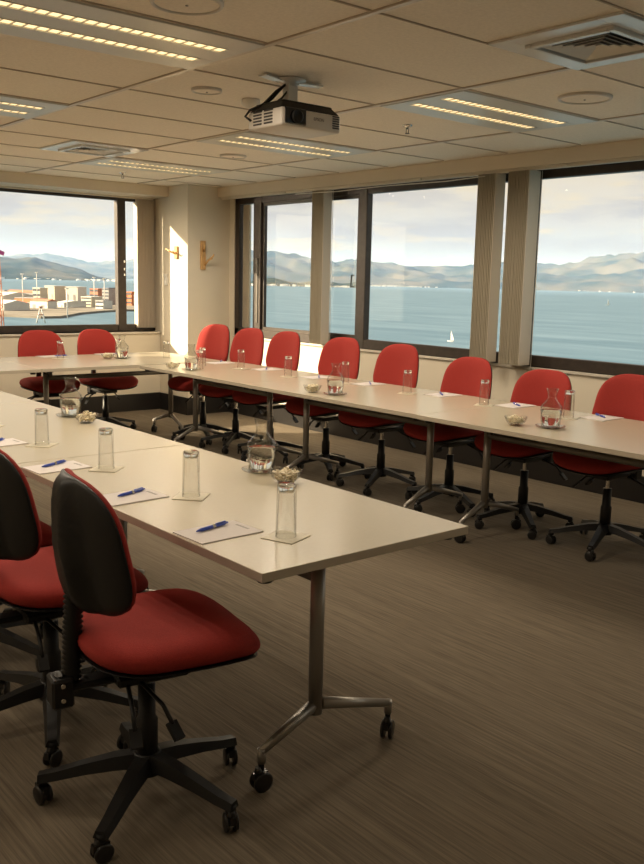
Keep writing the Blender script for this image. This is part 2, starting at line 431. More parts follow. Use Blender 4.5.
def speaker(x, y, r, label):
    t = thing('ceiling_speaker', label, 'ceiling speaker', (x, y, ZC), 0, 'round ceiling speakers')
    bm = new(); lathe(bm, [(r, .004), (r, -.004), (r*.97, -.010), (r*.90, -.011), (r*.88, -.006), (r*.88, .004)], 48); obj('ring', bm, 'offwhite', t)
    bm = new(); lathe(bm, [(r*.885, -.004), (r*.6, -.008), (0, -.010)], 48); obj('grille', bm, 'ceiling', t)
    bm = new(); lathe(bm, [(.006, -.009), (.005, -.013), (0, -.014)], 12); obj('badge', bm, 'grey', t)
speaker(1.755, 2.87, .128, 'round ceiling speaker at the top edge beside the nearest light')
speaker(2.608, 4.075, .078, 'small round ceiling disc left of the projector')
speaker(4.107, 6.04, .105, 'round ceiling speaker beyond the projector near the corner')
speaker(4.05, 2.825, .135, 'round ceiling speaker between the square diffuser and window wall')
def sprinkler(x, y, label):
    t = thing('sprinkler', label, 'sprinkler', (x, y, ZC), 0, 'ceiling sprinklers')
    bm = new(); lathe(bm, [(.030, .002), (.028, -.006), (.010, -.008), (.008, -.022), (0, -.022)], 20); obj('base', bm, 'chrome', t)
    bm = new(); box(bm, -.011, -.008, -.002, .002, -.045, -.015); box(bm, .008, .011, -.002, .002, -.045, -.015); lathe(bm, [(0, -.044), (.014, -.046), (.014, -.049), (0, -.050)], 16); obj('deflector', bm, 'beam', t)
sprinkler(4.03, 4.06, 'small ceiling sprinkler right of the projector')
sprinkler(4.08, 7.80, 'small ceiling sprinkler above the harbour window')
t = thing('smoke_detector', 'small round white smoke detector on the ceiling just left of the projector', 'smoke detector', (2.92, 4.13, ZC))
bm = new(); lathe(bm, [(.05, .002), (.05, -.018), (.042, -.030), (.025, -.040), (0, -.042)], 32); obj('body', bm, 'white', t)

# projector ------------------------------------------------------------------
P = thing('projector', 'white and black projector hanging from the ceiling on a short pole', 'projector', (2.76, 3.58, ZC))
bm = new(); lathe(bm, [(.0, .0), (.075, .0), (.075, -.006), (.03, -.010), (.03, -.03), (0, -.03)], 32)
cbox(bm, (0, 0, -.065), (.055, .045, .10)); obj('mount_pole', bm, 'vent_metal', P)
bm = new(); cbox(bm, (-.12, 0, -.008), (.12, .05, .006), .3); cbox(bm, (.12, 0, -.008), (.12, .05, .006), -.2); obj('mount_plate', bm, 'vent_metal', P)
bx0, bx1, by0, by1, bz0, bz1 = -.155, .205, -.14, .13, -.238, -.143
bm = new(); box(bm, bx0, bx1, by0, by1, bz0, bz1-.012)
bev(bm, .014, 3)
for f in bm.faces: f.smooth = True
obj('case', bm, 'offwhite', P)
bm = new(); box(bm, bx0+.006, bx1-.006, by0+.008, by1-.006, bz1-.02, bz1+.026); bev(bm, .01, 2)
for v in bm.verts:
    if v.co.z > bz1: v.co.x *= .86; v.co.y *= .86
obj('top_cover', bm, 'black', P)
bm = new()
for a in range(4):
    s = ((-1, -1), (-1, 1), (1, -1), (1, 1))[a]
    tube(bm, [(s[0]*.02, s[1]*.015, -.12), (s[0]*.09, s[1]*.07, bz1+.015), (s[0]*.09, s[1]*.07, bz1)], .007, 8)
lathe(bm, [(0, .03), (.03, .03), (.035, 0), (0, 0)], 16, (.06, .02, bz1))
obj('mount_arms', bm, 'black', P)
bm = new(); box(bm, -.135, -.012, by0-.004, by0+.02, -.228, -.155); bev(bm, .004, 1); obj('lens_window', bm, 'lens', P)
bm = new(); lathe(bm, [(.030, 0), (.030, .012), (.024, .014), (.022, .004), (0, .009)], 28, mi=0); xf(bm, Matrix.Translation((-.07, by0-.003, -.192)) @ Matrix.Rotation(PI/2, 4, 'X')); obj('lens', bm, 'black', P)
bm = new()
for i in range(5):
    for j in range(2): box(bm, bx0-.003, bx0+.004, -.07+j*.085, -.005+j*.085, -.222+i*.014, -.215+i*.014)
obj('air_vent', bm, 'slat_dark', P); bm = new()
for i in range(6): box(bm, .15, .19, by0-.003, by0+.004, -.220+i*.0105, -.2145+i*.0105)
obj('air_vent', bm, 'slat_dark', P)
fc = bpy.data.curves.new('badge_text', 'FONT'); fc.body = 'EPSON'; fc.size = .021; fc.extrude = .0006; fc.align_x = 'CENTER'; fc.materials.append(M['grey'])
ft = bpy.data.objects.new('t', fc); COL.objects.link(ft); fm = bpy.data.meshes.new_from_object(ft); bpy.data.objects.remove(ft)
fo = bpy.data.objects.new('badge', fm); COL.objects.link(fo); fo.parent = P; fo.location = (.065, by0-.0012, -.197); fo.rotation_euler = (PI/2, 0, 0)
bm = new()
tube(bm, [(-.02, 0, -.02), (-.07, .02, -.06), (-.12, .05, -.12), (-.17, .09, -.15), (-.19, .10, -.18), (-.17, .08, -.20)], .006, 8)
tube(bm, [(-.03, .01, -.03), (-.08, .03, -.09), (-.13, .06, -.14), (-.15, .07, -.16)], .005, 8)
tube(bm, [(-.01, -.01, -.04), (-.05, 0, -.09), (-.10, .02, -.13), (-.12, .03, -.16)], .005, 8)
obj('cable', bm, 'rubber', P)
bm = new(); lathe(bm, [(.012, 0), (.012, .012), (0, .015)], 12, (.09, .05, bz1+.004)); tube(bm, [(.11, .02, bz1), (.11, .02, bz1+.04)], .004, 8); obj('knob', bm, 'chrome', P)

# ------------------------------------------------------------------ coat hooks, switch
t = thing('coat_hook', 'tall pale wooden coat hook with two branch pegs facing the room', 'coat hook', (5.21, 8.22, 1.53))
bm = new(); box(bm, -.030, .030, -.022, 0, 0, .30); bev(bm, .006, 2); obj('board', bm, 'wood', t)
bm = new(); tube(bm, [(.02, -.015, .05), (.03, -.06, .095), (.075, -.085, .14), (.085, -.09, .165)], [.012, .011, .009, .006], 10); tube(bm, [(.045, -.07, .11), (.055, -.105, .115)], [.009, .006], 8); obj('peg', bm, 'wood', t)
bm = new(); tube(bm, [(-.005, -.015, .19), (-.01, -.06, .23), (-.035, -.085, .27)], [.012, .010, .007], 10); obj('peg', bm, 'wood', t)
t = thing('coat_hook', 'short pale wooden coat hook on the sunlit side of the column', 'coat hook', (5.03, 8.43, 1.64))
bm = new(); box(bm, -.022, 0, -.03, .03, 0, .13); bev(bm, .006, 2); obj('board', bm, 'wood', t)
bm = new(); tube(bm, [(-.015, 0, .05), (-.06, .03, .07), (-.085, .09, .10)], [.012, .010, .007], 10); obj('peg', bm, 'wood', t)
bm = new(); tube(bm, [(-.015, -.01, .06), (-.06, -.03, .055), (-.08, -.05, .08)], [.011, .009, .006], 10); obj('peg', bm, 'wood', t)
t = thing('light_switch', 'small white switch plate low on the sunlit side of the column', 'switch', (5.03, 8.66, 1.36))
bm = new(); box(bm, -.008, 0, -.035, .035, 0, .12); bev(bm, .003, 2); obj('plate', bm, 'white', t)
bm = new(); box(bm, -.012, -.006, -.008, .008, .045, .075); obj('rocker', bm, 'white', t)

# ------------------------------------------------------------------ chairs
def caster_bm(r=.026, w=.011):
    bm = new()
    for s in (-1, 1):
        b2 = [(0, -w/2), (r*.8, -w/2), (r, -w*.3), (r, w*.3), (r*.8, w/2), (0, w/2)]
        n0 = len(bm.verts); lathe(bm, b2, 20); bm.verts.ensure_lookup_table()
        m = Matrix.Translation((0, s*.013, r)) @ Matrix.Rotation(PI/2, 4, 'X')
        for v in bm.verts[n0:]: v.co = m @ v.co
    tube(bm, [(0, 0, r+.004), (.010, 0, r*2.0), (.012, 0, r*2.5)], [.013, .013, .008], 10)
    cbox(bm, (.004, 0, r*1.55), (.045, .016, .022)); return bm
CAST = None
def adjust(c, dz, spin):        # back height and swivel of the star base, as people left them
    for o in COL.objects:
        if o.parent is c:
            if o.name.startswith('backrest') or o.name.startswith('back_shell'): o.location.z += dz
            if o.name.startswith(('seat', 'mechanism', 'lever', 'bellows', 'back_bracket', 'bolt')): o.location.z += .035
            if o.name.startswith('star_base'): o.rotation_euler.z = spin
def make_chair():
    t = thing('office_chair', '', 'chair')
    # star base
    bm = new(); lathe(bm, [(0, .085), (.042, .085), (.045, .12), (.038, .145), (0, .145)], 24)
    for k in range(5):
        a = k*2*PI/5+.21
        m = Matrix.Rotation(a, 4, 'Z')
        prof = [(.02, .130, .032, .022), (.09, .122, .029, .020), (.17, .106, .025, .016), (.25, .086, .022, .013), (.297, .078, .020, .012)]
        rings = []
        for (x, z, w, h) in prof:
            rings.append([bm.verts.new(m @ Vector(p)) for p in ((x, -w, z-h), (x, w, z-h), (x, w*.62, z+h*.75), (x, -w*.62, z+h*.75))])
        for p, q in zip(rings, rings[1:]):
            for i in range(4): bm.faces.new((p[i], p[(i+1) % 4], q[(i+1) % 4], q[i]))
        bm.faces.new(rings[-1]); bm.faces.new(rings[0][::-1])
        tube(bm, [m @ Vector((.286, 0, .078)), m @ Vector((.286, 0, .056))], .015, 12)
    sb = obj('star_base', bm, 'black', t)
    cm = None
    for k in range(5):
        a = k*2*PI/5+.21
        if cm is None:
            bm = caster_bm(); c = obj('caster', bm, 'rubber', sb); cm = c.data
        else:
            c = bpy.data.objects.new('caster', cm); COL.objects.link(c); c.parent = sb
        c.location = (.286*math.cos(a), .286*math.sin(a), 0); c.rotation_euler = (0, 0, a+random.uniform(-1.3, 1.3))
    bm = new(); lathe(bm, [(0, .10), (.030, .10), (.030, .24), (.024, .25), (.024, .345), (0, .345)], 24); gc = obj('gas_column', bm, 'black', t)
    bm = new(); lathe(bm, [(.013, .34), (.013, .44)], 16); obj('piston', bm, 'chrome', gc)
    # mechanism
    bm = new(); box(bm, -.10, .10, -.07, .07, .375, .402); box(bm, -.235, -.09, -.03, .03, .375, .395); box(bm, -.262, -.205, -.035, .035, .335, .415)
    bev(bm, .006, 1)
    obj('mechanism', bm, 'black', t)
    for (x, y, a) in ((-.07, -.10, -1.75), (-.04, -.12, -1.25), (-.08, .12, 1.7)):
        bm = new(); d = Vector((math.cos(a), math.sin(a), 0)); p = Vector((x, y*.5, .385))
        tube(bm, [p, p+d*.10+Vector((0, 0, -.035)), p+d*.14+Vector((0, 0, -.075))], .006, 8)
        q = p+d*.15+Vector((0, 0, -.088)); cbox(bm, q, (.050, .030, .012), a, .75)
        obj('lever', bm, 'black', t)
    # seat
    def RS(th):
        c, s = math.cos(th), math.sin(th); n = 3.2
        r = 1/((abs(c)**n+abs(s)**n)**(1/n)); u, v = r*c, r*s
        return (.240*u, (.238+.012*u)*v)
    def drop(u, v): return -.028*max(0, (u-.10)/.13)**2 + .020*max(0, (-u-.08)/.15)**2 + .012*(abs(v)/.24)**2
    bm = new(); pad(bm, RS, lambda u, v, r: .047*(1-r**5)**.5+drop(u, v)+.022, lambda u, v, r: -.040*(1-r**10)**.5+drop(u, v)+.022, 48, 12)
    xf(bm, Matrix.Translation((.048, 0, .464)))
    seat = obj('seat', bm, 'red', t)
    bm = new(); pad(bm, lambda th: tuple(.975*q for q in RS(th)), lambda u, v, r: drop(u, v)*.9+.010, lambda u, v, r: drop(u, v)*.9+.008-.032*(1-r**3), 40, 8)
    xf(bm, Matrix.Translation((.048, 0, .443))); obj('seat_pan', bm, 'black', t)
    # back
    BH = .180
    def RB(th):
        c, s = math.cos(th), math.sin(th)
        n = 3.0 if s > 0 else 3.4
        r = 1/((abs(c)**n+abs(s)**n)**(1/n)); u, v = r*c, r*s
        return ((.212-.02*v)*u, BH*v)
    def curve(u, v): return .055*(abs(u)/.21)**2+.10*(v-.03)**2*1.2-.25*max(0, v-.05)**2
    mt = Matrix.Translation((-.172, 0, .772)) @ Matrix.Rotation(math.radians(-7), 4, 'Y') @ Matrix(((0, 0, 1, 0), (-1, 0, 0, 0), (0, 1, 0, 0), (0, 0, 0, 1)))
    bm = new(); pad(bm, RB, lambda u, v, r: curve(u, v)+.030*(1-r**6)**.5, lambda u, v, r: curve(u, v)-.012*(1-r**8)**.5, 48, 12); xf(bm, mt)
    obj('backrest', bm, 'red', t)
    bm = new()
    def spine(u, v):
        w = .030+.04*(.2-v)/.4
        return .042*max(0, min(1, (w+.030-abs(u))/.030))*(1-.5*max(0, v/.2))
    pad(bm, lambda th: tuple(1.0*q for q in RB(th)), lambda u, v, r: curve(u, v)-.004, lambda u, v, r: curve(u, v)-.006-(.018+spine(u, v))*(1-r**6)**.5, 64, 16)
    xf(bm, mt); obj('back_shell', bm, 'shell', t)
    # post with bellows
    bm = new(); pts, rs = [], []
    p0, p1 = Vector((-.205, 0, .40)), Vector((-.190, 0, .70)); n = 44
    for i in range(n+1):
        pts.append(p0.lerp(p1, i/n)); rs.append(.027 if i % 2 else .0195)
    tube(bm, pts, rs, 18); obj('bellows', bm, 'black', t)
    bm = new(); tube(bm, [(-.16, 0, .385), (-.21, 0, .375), (-.236, 0, .39), (-.238, 0, .42)], .021, 10, flat=.6); obj('back_bracket', bm, 'black', t)
    bm = new()
    for z in (.36, .40):
        bm = new(); tube(bm, [(-.235, -.034, z), (-.235, -.040, z)], .006, 10); obj('bolt', bm, 'chrome', t)
    return t
FAR_Y = [2.73, 3.30, 3.90, 4.55, 5.16, 5.87, 6.37, 6.89]
FAR_H = [.02, -.005, .025, .065, .075, .08, .08, .085]
FAR_R = [176, 181, 178, 180, 183, 179, 184, 188]
chair = make_chair()
chair['label'] = 'red office chair with black shell back towards us, nearest and fully in view'
chair['group'] = 'red office chairs on the near side of the front table row'
chair.location = (1.143, 2.085, 0); chair.rotation_euler = (0, 0, math.radians(-10))
c2_ = dup(chair, (1.12, 2.67, 0), math.radians(-3), 'red office chair second in the near row, behind the nearest one')
adjust(c2_, 0, .37)
for o in COL.objects:
    if o.parent is c2_ and o.name.startswith(('seat', 'mechanism', 'lever', 'bellows', 'back_bracket', 'bolt')): o.location.z -= .035
dup(chair, (1.10, 3.30, 0), math.radians(0), 'red office chair third in the near row, mostly hidden and cut off at left')
for i, (y, a) in enumerate(zip(FAR_Y, FAR_R)):
    lab = {0: 'red office chair on the window row cut off by the right edge', 7: 'sunlit red office chair at the far end of the window row beside the column'}.get(i, 'red office chair on the window row, %s counted from the right edge' % ORD[i])
    c = dup(chair, (4.375, y, 0), math.radians(a), lab, 'red office chairs along the window row')
    adjust(c, FAR_H[i], i*.45+.2)
dup(chair, (3.26, 7.70, 0), math.radians(-92), 'red office chair under the harbour window, the left one of two', 'red office chairs under the harbour window')
dup(chair, (3.82, 7.70, 0), math.radians(-84), 'red office chair under the harbour window, the right one of two', 'red office chairs under the harbour window')

# ------------------------------------------------------------------ tables
ZT = .73
def table(W, L, loc, rz, label, group, inset=(.2, .2)):
    """W across (local x), L along (local y); origin at floor under the centre"""
    t = thing('folding_table', label, 'table', loc, rz, group)
    bm = new(); box(bm, -W/2, W/2, -L/2, L/2, ZT-.025, ZT); bev(bm, .0015, 1)
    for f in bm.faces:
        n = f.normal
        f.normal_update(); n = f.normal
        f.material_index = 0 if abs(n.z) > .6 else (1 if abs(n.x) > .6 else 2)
    obj('tabletop', bm, ['top', 'edge' if W < .8 else 'edge_pale', 'edge_pale'], t)  # narrow tables take the shaded copy on their long sides
    for s in (-1, 1):
        y = s*(L/2-inset[0 if s < 0 else 1])
        bm = new(); tube(bm, [(-.035, y, ZT-.026), (-.035, y, .178)], .0215, 20); lg = obj('leg', bm, 'steel', t)
        for q in (-1, 1):
            bm = new(); tube(bm, [(-.03+q*.012, y, .205), (.02+q*.255, y-.0*s, .118)], [.019, .0125], 14)
            tube(bm, [(.02+q*.25, y, .128), (.02+q*.25, y, .085)], .0125, 12)
            obj('foot', bm, 'steel', lg)
            bm = caster_bm(.030, .012); c = obj('caster', bm, 'rubber', lg); c.location = (.02+q*.25, y, 0); c.rotation_euler = (0, 0, random.uniform(0, 6.28))
            bm = new(); tube(bm, [(.02+q*.25, y, .09), (.02+q*.25, y, .06)], .009, 10); obj('swivel_pin', bm, 'black', lg)
        bm = new(); cbox(bm, (.02, y, ZT-.05), (.34, .035, .045)); cbox(bm, (-.03, y+s*-.03, ZT-.09), (.07, .03, .06)); obj('bracket', bm, 'beam', t)
        for q in (-1, 1):
            bm = new(); lathe(bm, [(0, ZT-.026), (.022, ZT-.026), (.020, ZT-.042), (0, ZT-.042)], 16, (q*(W/2-.045), s*(L/2-.05), 0)); obj('table_link', bm, 'rubber', t)
    bm = new(); tube(bm, [(-.035, -L/2+inset[0], ZT-.13), (-.035, L/2-inset[1], ZT-.13)], .02, 14); obj('crossbar', bm, 'crossbar', t)
    return t
GN, GF, GL = 'pale tables of the near row', 'pale tables along the window row', 'pale tables under the harbour window'
NW, NL = .765, 1.607
NX = 1.267+NW/2
table(NW, NL, (NX, 1.724+NL/2, 0), 0, 'pale laminate wheeled table of the near row, its free end towards us', GN)
table(NW, NL, (NX, 3.337+NL/2, 0), 0, 'pale laminate table of the near row, joined behind the nearest table', GN)
table(NW, NL, (NX, 4.950+NL/2, 0), 0, 'pale laminate table of the near row at the left edge, farthest of three', GN)
FW, FL = .915, 1.655
FX = 3.565+FW/2
table(FW, FL, (FX, 3.44-FL/2-.003, 0), 0, 'long pale table of the window row cut off by the right edge', GF, (.29, .16))
table(FW, FL, (FX+.01, 3.44+FL/2, 0), 0, 'long pale table of the window row, middle one', GF, (.29, .16))
table(FW, 1.50, (FX+.015, 3.44+FL+.004+.75, 0), 0, 'pale table of the window row at its far end near the column', GF, (.28, .18))
LW = 1.08; LY = 6.655+LW/2
table(LW, 1.66, (4.44-.83, LY, 0), PI/2, 'sunlit pale table under the harbour window reaching to the corner', GL, (.24, .24))
table(LW, 1.66, (2.775-.83, LY, 0), PI/2, 'pale table under the harbour window at the left edge', GL, (.24, .24))

# ------------------------------------------------------------------ table things
def proto_glass():
    t = thing('drinking_glass', '', 'glass'); H, r0, r1 = .152, .0300, .0268
    bm = new()
    lathe(bm, [(0, H-.026), (r1-.006, H-.024), (r1-.004, H-.030), (r0-.0022, .001), (r0-.001, 0), (r0, .001), (r1, H-.004), (r1-.003, H), (0, H)], 40)
    bmesh.ops.remove_doubles(bm, verts=bm.verts[:], dist=1e-6)
    obj('glass_body', bm, 'glass', t)
    bm = simple_lathe_closed([(0, H-.022), (r1-.004, H-.021), (r1-.0022, H-.004), (r1-.005, H-.002), (0, H-.002)]); obj('thick_base', bm, 'solid_glass', t); return t
def simple_lathe_closed(prof, seg=40):
    bm = new(); lathe(bm, prof, seg, closed=False); bmesh.ops.remove_doubles(bm, verts=bm.verts[:], dist=1e-6); return bm
def proto_carafe():
    t = thing('water_carafe', '', 'carafe')
    out = [(0, 0), (.044, 0), (.047, .004), (.052, .05), (.056, .095), (.054, .108), (.030, .135), (.0235, .148), (.0225, .160), (.0245, .175), (.031, .198)]
    inn = [(.0285, .198), (.0215, .175), (.0195, .160), (.0205, .148), (.027, .134), (.0505, .107), (.0525, .094), (.0485, .05), (.0435, .012), (.040, .009), (0, .009)]
    obj('carafe_body', simple_lathe_closed(out+inn), 'glass', t)
    wat = [(0, .0100), (.039, .0100), (.0425, .013), (.0475, .05), (.0512, .088), (0, .088)]
    obj('water', simple_lathe_closed(wat), 'water', t); return t
def proto_bowl():
    t = thing('mint_bowl', '', 'bowl')
    pr = [(0, 0), (.028, 0), (.032, .004), (.050, .020), (.060, .046), (.0575, .046), (.048, .023), (.030, .008), (0, .007)]
    obj('bowl_body', simple_lathe_closed(pr), 'glass', t); return t
def mints_bm(seed):
    rnd = random.Random(seed); bm = new()
    for i in range(70):
        a = rnd.uniform(0, 6.28); r = .043*math.sqrt(rnd.random()); z = .016+rnd.random()*(.036-.3*r)*1.05
        r = min(r, .028+z*.35)
        m = Matrix.Translation((r*math.cos(a), r*math.sin(a), z)) @ Matrix.Rotation(rnd.uniform(0, 6.28), 4, 'Z') @ Matrix.Rotation(rnd.uniform(-1.1, 1.1), 4, 'Y') @ Matrix.Rotation(rnd.uniform(-.8, .8), 4, 'X')
        w = rnd.uniform(.002, .0055)
        box(bm, -.011, .011, -w, w, -.0022, .0022, 0, m)
    return bm
PG, PC, PB = proto_glass(), proto_carafe(), proto_bowl()
bm = simple_lathe_closed([(0, 0), (.05, 0), (.072, .006), (.076, .012), (.073, .012), (.05, .0045), (0, .004)]); PS = obj('saucer', bm, 'glass'); tag(PS, '', 'saucer')
bm = new(); box(bm, -.052, .052, -.052, .052, 0, .003); bev(bm, .0012, 1); PK = obj('coaster', bm, 'coaster'); tag(PK, '', 'coaster')
bm = new(); box(bm, -.105, .105, -.074, .074, 0, .0035); PP = thing('notepad', '', 'notepad'); obj('pad_paper', bm, 'paper', PP)
bm = new(); cbox(bm, (.085, 0, .0036), (.008, .06, .0004)); obj('printed_line', bm, 'grey', PP)
PN = thing('ballpoint_pen', '', 'pen')
bm = new(); tube(bm, [(-.066, 0, .006), (-.060, 0, .006), (-.045, 0, .006), (.05, 0, .006), (.055, 0, .006), (.066, 0, .006)], [.001, .0028, .0052, .0052, .004, .0025], 12); obj('barrel', bm, 'blue', PN)
bm = new(); cbox(bm, (.035, 0, .0125), (.04, .004, .0015)); cbox(bm, (.053, 0, .011), (.004, .004, .004)); obj('clip', bm, 'blue', PN)
bm = new(); tube(bm, [(.0, 0, .006), (.012, 0, .006)], .0055, 12); obj('ring', bm, 'chrome', PN)
USED = {}
def put(proto, x, y, z, rz, label, group):
    if proto.name in USED: return dup(proto, (x, y, z), rz, label, group)
    USED[proto.name] = 1; proto.location = (x, y, z); proto.rotation_euler = (0, 0, rz); proto['label'] = label; proto['group'] = group; return proto
# near row: (glass xy, coaster angle, pad xy, pad angle, pen xy, pen angle)
NEAR = [((1.510, 1.945), .35, (1.382, 2.095), .03, (1.383, 2.128), .24),
        ((1.545, 2.505), .75, (1.375, 2.61), .05, (1.395, 2.636), .35),
        ((1.515, 3.055), .75, (1.375, 3.178), .05, (1.378, 3.212), .43),
        ((1.515, 3.648), .75, (1.370, 3.775), .08, (1.36, 3.80), .4),
        ((1.50, 4.235), .6, (1.37, 4.36), .05, (1.36, 4.38), .4)]
for i, (g, ka, p, pa, n, na) in enumerate(NEAR):
    w = '%s from the free table end' % ORD[i]
    put(PK, g[0], g[1], ZT, ka, 'square pale coaster on the near table row, %s' % w, 'coasters on the near row')
    put(PG, g[0], g[1], ZT+.003, 0, 'tall upside-down drinking glass on the near table row, %s' % w, 'glasses on the near row')
    put(PP, p[0], p[1], ZT, pa, 'white notepad on the near table row, %s' % w, 'notepads on the near row')
    put(PN, n[0], n[1], ZT+.0035, na, 'blue pen on the near-row notepad, %s' % w, 'pens on the near row')
FARI = [((4.205, 2.90), .4, (4.375, 2.80), (4.40, 2.825), 1.0), ((4.205, 3.50), .5, (4.36, 3.385), (4.36, 3.376), 1.0), ((4.205, 4.15), .5, (4.355, 3.97), (4.345, 3.975), .9),
        ((4.235, 4.80), .4, (4.345, 4.675), (4.345, 4.655), .9), ((4.14, 5.34), .4, (4.30, 5.19), (4.30, 5.17), .9), ((4.17, 6.00), .4, (4.32, 5.85), (4.31, 5.845), .9), ((4.02, 6.34), .3, (4.30, 6.50), (4.35, 6.56), .9)]
for i, (g, ka, p, n, na) in enumerate(FARI):
    w = '%s from the right edge' % ORD[i]
    if i not in (6,):
        put(PK, g[0], g[1], ZT, ka, 'square pale coaster on the window row, %s' % w, 'coasters on the window row')
    put(PG, g[0], g[1], ZT+(.003 if i != 6 else 0), 0, 'upside-down drinking glass on the window row, %s' % w, 'glasses on the window row')
    put(PP, p[0], p[1], ZT, .0, 'white notepad on the window row, %s' % w, 'notepads on the window row')
    put(PN, n[0], n[1], ZT+.0035, na, 'dark blue pen on the window-row notepad, %s' % w, 'pens on the window row')
LI = [((3.84, 7.60), (3.87, 7.66), (3.95, 7.66), 'in front of the right chair under the harbour window'), ((3.27, 7.56), (3.30, 7.64), (3.36, 7.64), 'in front of the left chair under the harbour window')]
for g, p, n, w in LI:
    put(PP, p[0]-.02, p[1]+.02, ZT, .1, 'white notepad ' + w, 'things under the harbour window')
    put(PK, g[0], g[1]-.13, ZT, .3, 'pale coaster ' + w, 'things under the harbour window')
    put(PG, g[0], g[1]-.13, ZT+.003, 0, 'upside-down drinking glass ' + w, 'things under the harbour window')
    put(PN, n[0], n[1]-.02, ZT+.0035, .2, 'blue pen ' + w, 'things under the harbour window')
put(PG, 4.135, 7.12, ZT, 0, 'sunlit drinking glass in the table corner beside the column', 'things under the harbour window')
SETS = [((1.975, 2.70), (1.935, 2.50), 'near table row, the nearer carafe setting'), ((1.955, 4.33), (1.93, 4.10), 'near table row, the setting farther back'),
        ((3.83, 2.745), (3.745, 2.90), 'window row, setting nearest the right edge'), ((3.74, 4.33), (3.69, 4.50), 'window row, middle setting'),
        ((3.76, 6.09), (3.68, 6.24), 'far end of the window row'), ((3.75, 7.22), (3.62, 7.24), 'table under the harbour window')]
for i, (c, b, w) in enumerate(SETS):
    put(PS, c[0], c[1], ZT, 0, 'clear glass saucer under the carafe on the ' + w, 'saucers under the carafes')
    put(PC, c[0], c[1], ZT+.0045, 0, 'glass water carafe, half full, on the ' + w, 'water carafes')
    put(PB, b[0], b[1], ZT, 0, 'small glass bowl of mints on the ' + w, 'mint bowls')
    o = obj('mint_sweets', mints_bm(i+3), 'mint'); o.location = (b[0], b[1], ZT); tag(o, 'heap of small cream sweets in the glass bowl on the ' + w, 'sweets', 'sweets in the glass bowls'); o['kind'] = 'stuff'
put(PG, 3.86, 6.13, ZT, 0, 'drinking glass touching the carafe at the far end of the window row', 'glasses on the window row')

# ------------------------------------------------------------------ outside: harbour, sea and hills
ZS = -33.5
def azp(px, D):       # a bearing measured once on the map from the window, at distance D
    a = math.radians(40.03)+math.atan((px-322)/903); return D*math.sin(a), D*math.cos(a)
def sea_mat():
    m, nt, b = nodes('sea_water')
    b.inputs['Base Color'].default_value = (.13, .235, .27, 1); b.inputs['Roughness'].default_value = .45; b.inputs['Specular IOR Level'].default_value = .3
    tc = nt.nodes.new('ShaderNodeTexCoord'); mp = nt.nodes.new('ShaderNodeMapping'); mp.inputs['Rotation'].default_value = (0, 0, math.radians(45)); mp.inputs['Scale'].default_value = (.045, .009, .02)
    n = nt.nodes.new('ShaderNodeTexNoise'); n.inputs['Scale'].default_value = 1; n.inputs['Detail'].default_value = 8
    r = nt.nodes.new('ShaderNodeValToRGB'); r.color_ramp.elements[0].color = (.060, .135, .20, 1); r.color_ramp.elements[1].color = (.12, .21, .285, 1); r.color_ramp.elements[0].position = .35; r.color_ramp.elements[1].position = .68
    nt.links.new(tc.outputs['Object'], mp.inputs['Vector']); nt.links.new(mp.outputs[0], n.inputs['Vector']); nt.links.new(n.outputs['Fac'], r.inputs['Fac']); nt.links.new(r.outputs['Color'], b.inputs['Base Color'])
    return m
bm = new(); box(bm, -6000, 16000, 12, 16000, ZS-1, ZS); box(bm, 12, 16000, -9000, 12, ZS-1, ZS); struct('sea', bm, sea_mat())
def hill_mat(name, a, c, s):
    m, nt, b = nodes(name)
    b.inputs['Roughness'].default_value = 1; b.inputs['Specular IOR Level'].default_value = 0
    tc = nt.nodes.new('ShaderNodeTexCoord'); n = nt.nodes.new('ShaderNodeTexNoise'); n.inputs['Scale'].default_value = s; n.inputs['Detail'].default_value = 8
    r = nt.nodes.new('ShaderNodeValToRGB'); r.color_ramp.elements[0].position = .4; r.color_ramp.elements[1].position = .66
    r.color_ramp.elements[0].color = (*a, 1); r.color_ramp.elements[1].color = (*c, 1)
    nt.links.new(tc.outputs['Object'], n.inputs['Vector']); nt.links.new(n.outputs['Fac'], r.inputs['Fac']); nt.links.new(r.outputs['Color'], b.inputs['Base Color']); return m
M['hill'] = hill_mat('bush_hills', (.035, .055, .045), (.15, .14, .10), .0028)
from mathutils import noise as NZ
def hills(name, a0, a1, D0, D1, hf, na, nr, seed):
    bm = new(); V = []
    for i in range(na+1):
        a = math.radians(a0+(a1-a0)*i/na); row = []
        for j in range(nr+1):
            t = j/nr; D = D0+(D1-D0)*t
            x, y = D*math.sin(a), D*math.cos(a)
            e = NZ.fractal(Vector((x/900+seed, y/900, seed)), .9, 2.1, 5)
            rg = abs(NZ.noise(Vector((x/250+seed, y/420, 3.3))))
            env = min(1, t*1.6)**.75 if t < .63 else max(0, 1-(t-.63)*1.2)
            edge = min(1, i/(na*.06), (na-i)/(na*.06))
            h = hf(math.degrees(a))*env*(1+.22*e-.75*rg*(1-t*.85)-.25*abs(NZ.noise(Vector((x/95, y/160, seed))))*(1-t))*edge
            row.append(bm.verts.new((x, y, ZS+max(-2, h-1 if t > 0 else -2))))
        V.append(row)
    for i in range(na):
        for j in range(nr):
            f = bm.faces.new((V[i][j], V[i+1][j], V[i+1][j+1], V[i][j+1])); f.smooth = True
    return struct(name, bm, 'hill')
def hf1(a):
    return 285+38*math.sin(a*.21+1.0)+18*math.sin(a*.77)+ (60 if a > 54 else 0)*min(1, (a-54)/3 if a > 54 else 0)
hills('hills_across_harbour', 29, 110, 7600, 10500, hf1, 520, 34, 1.7)
hills('hills_far_range', -10, 33.5, 11500, 15500, lambda a: 340+60*math.sin(a*.33+2.2)+30*math.sin(a*.9), 300, 22, 5.1)
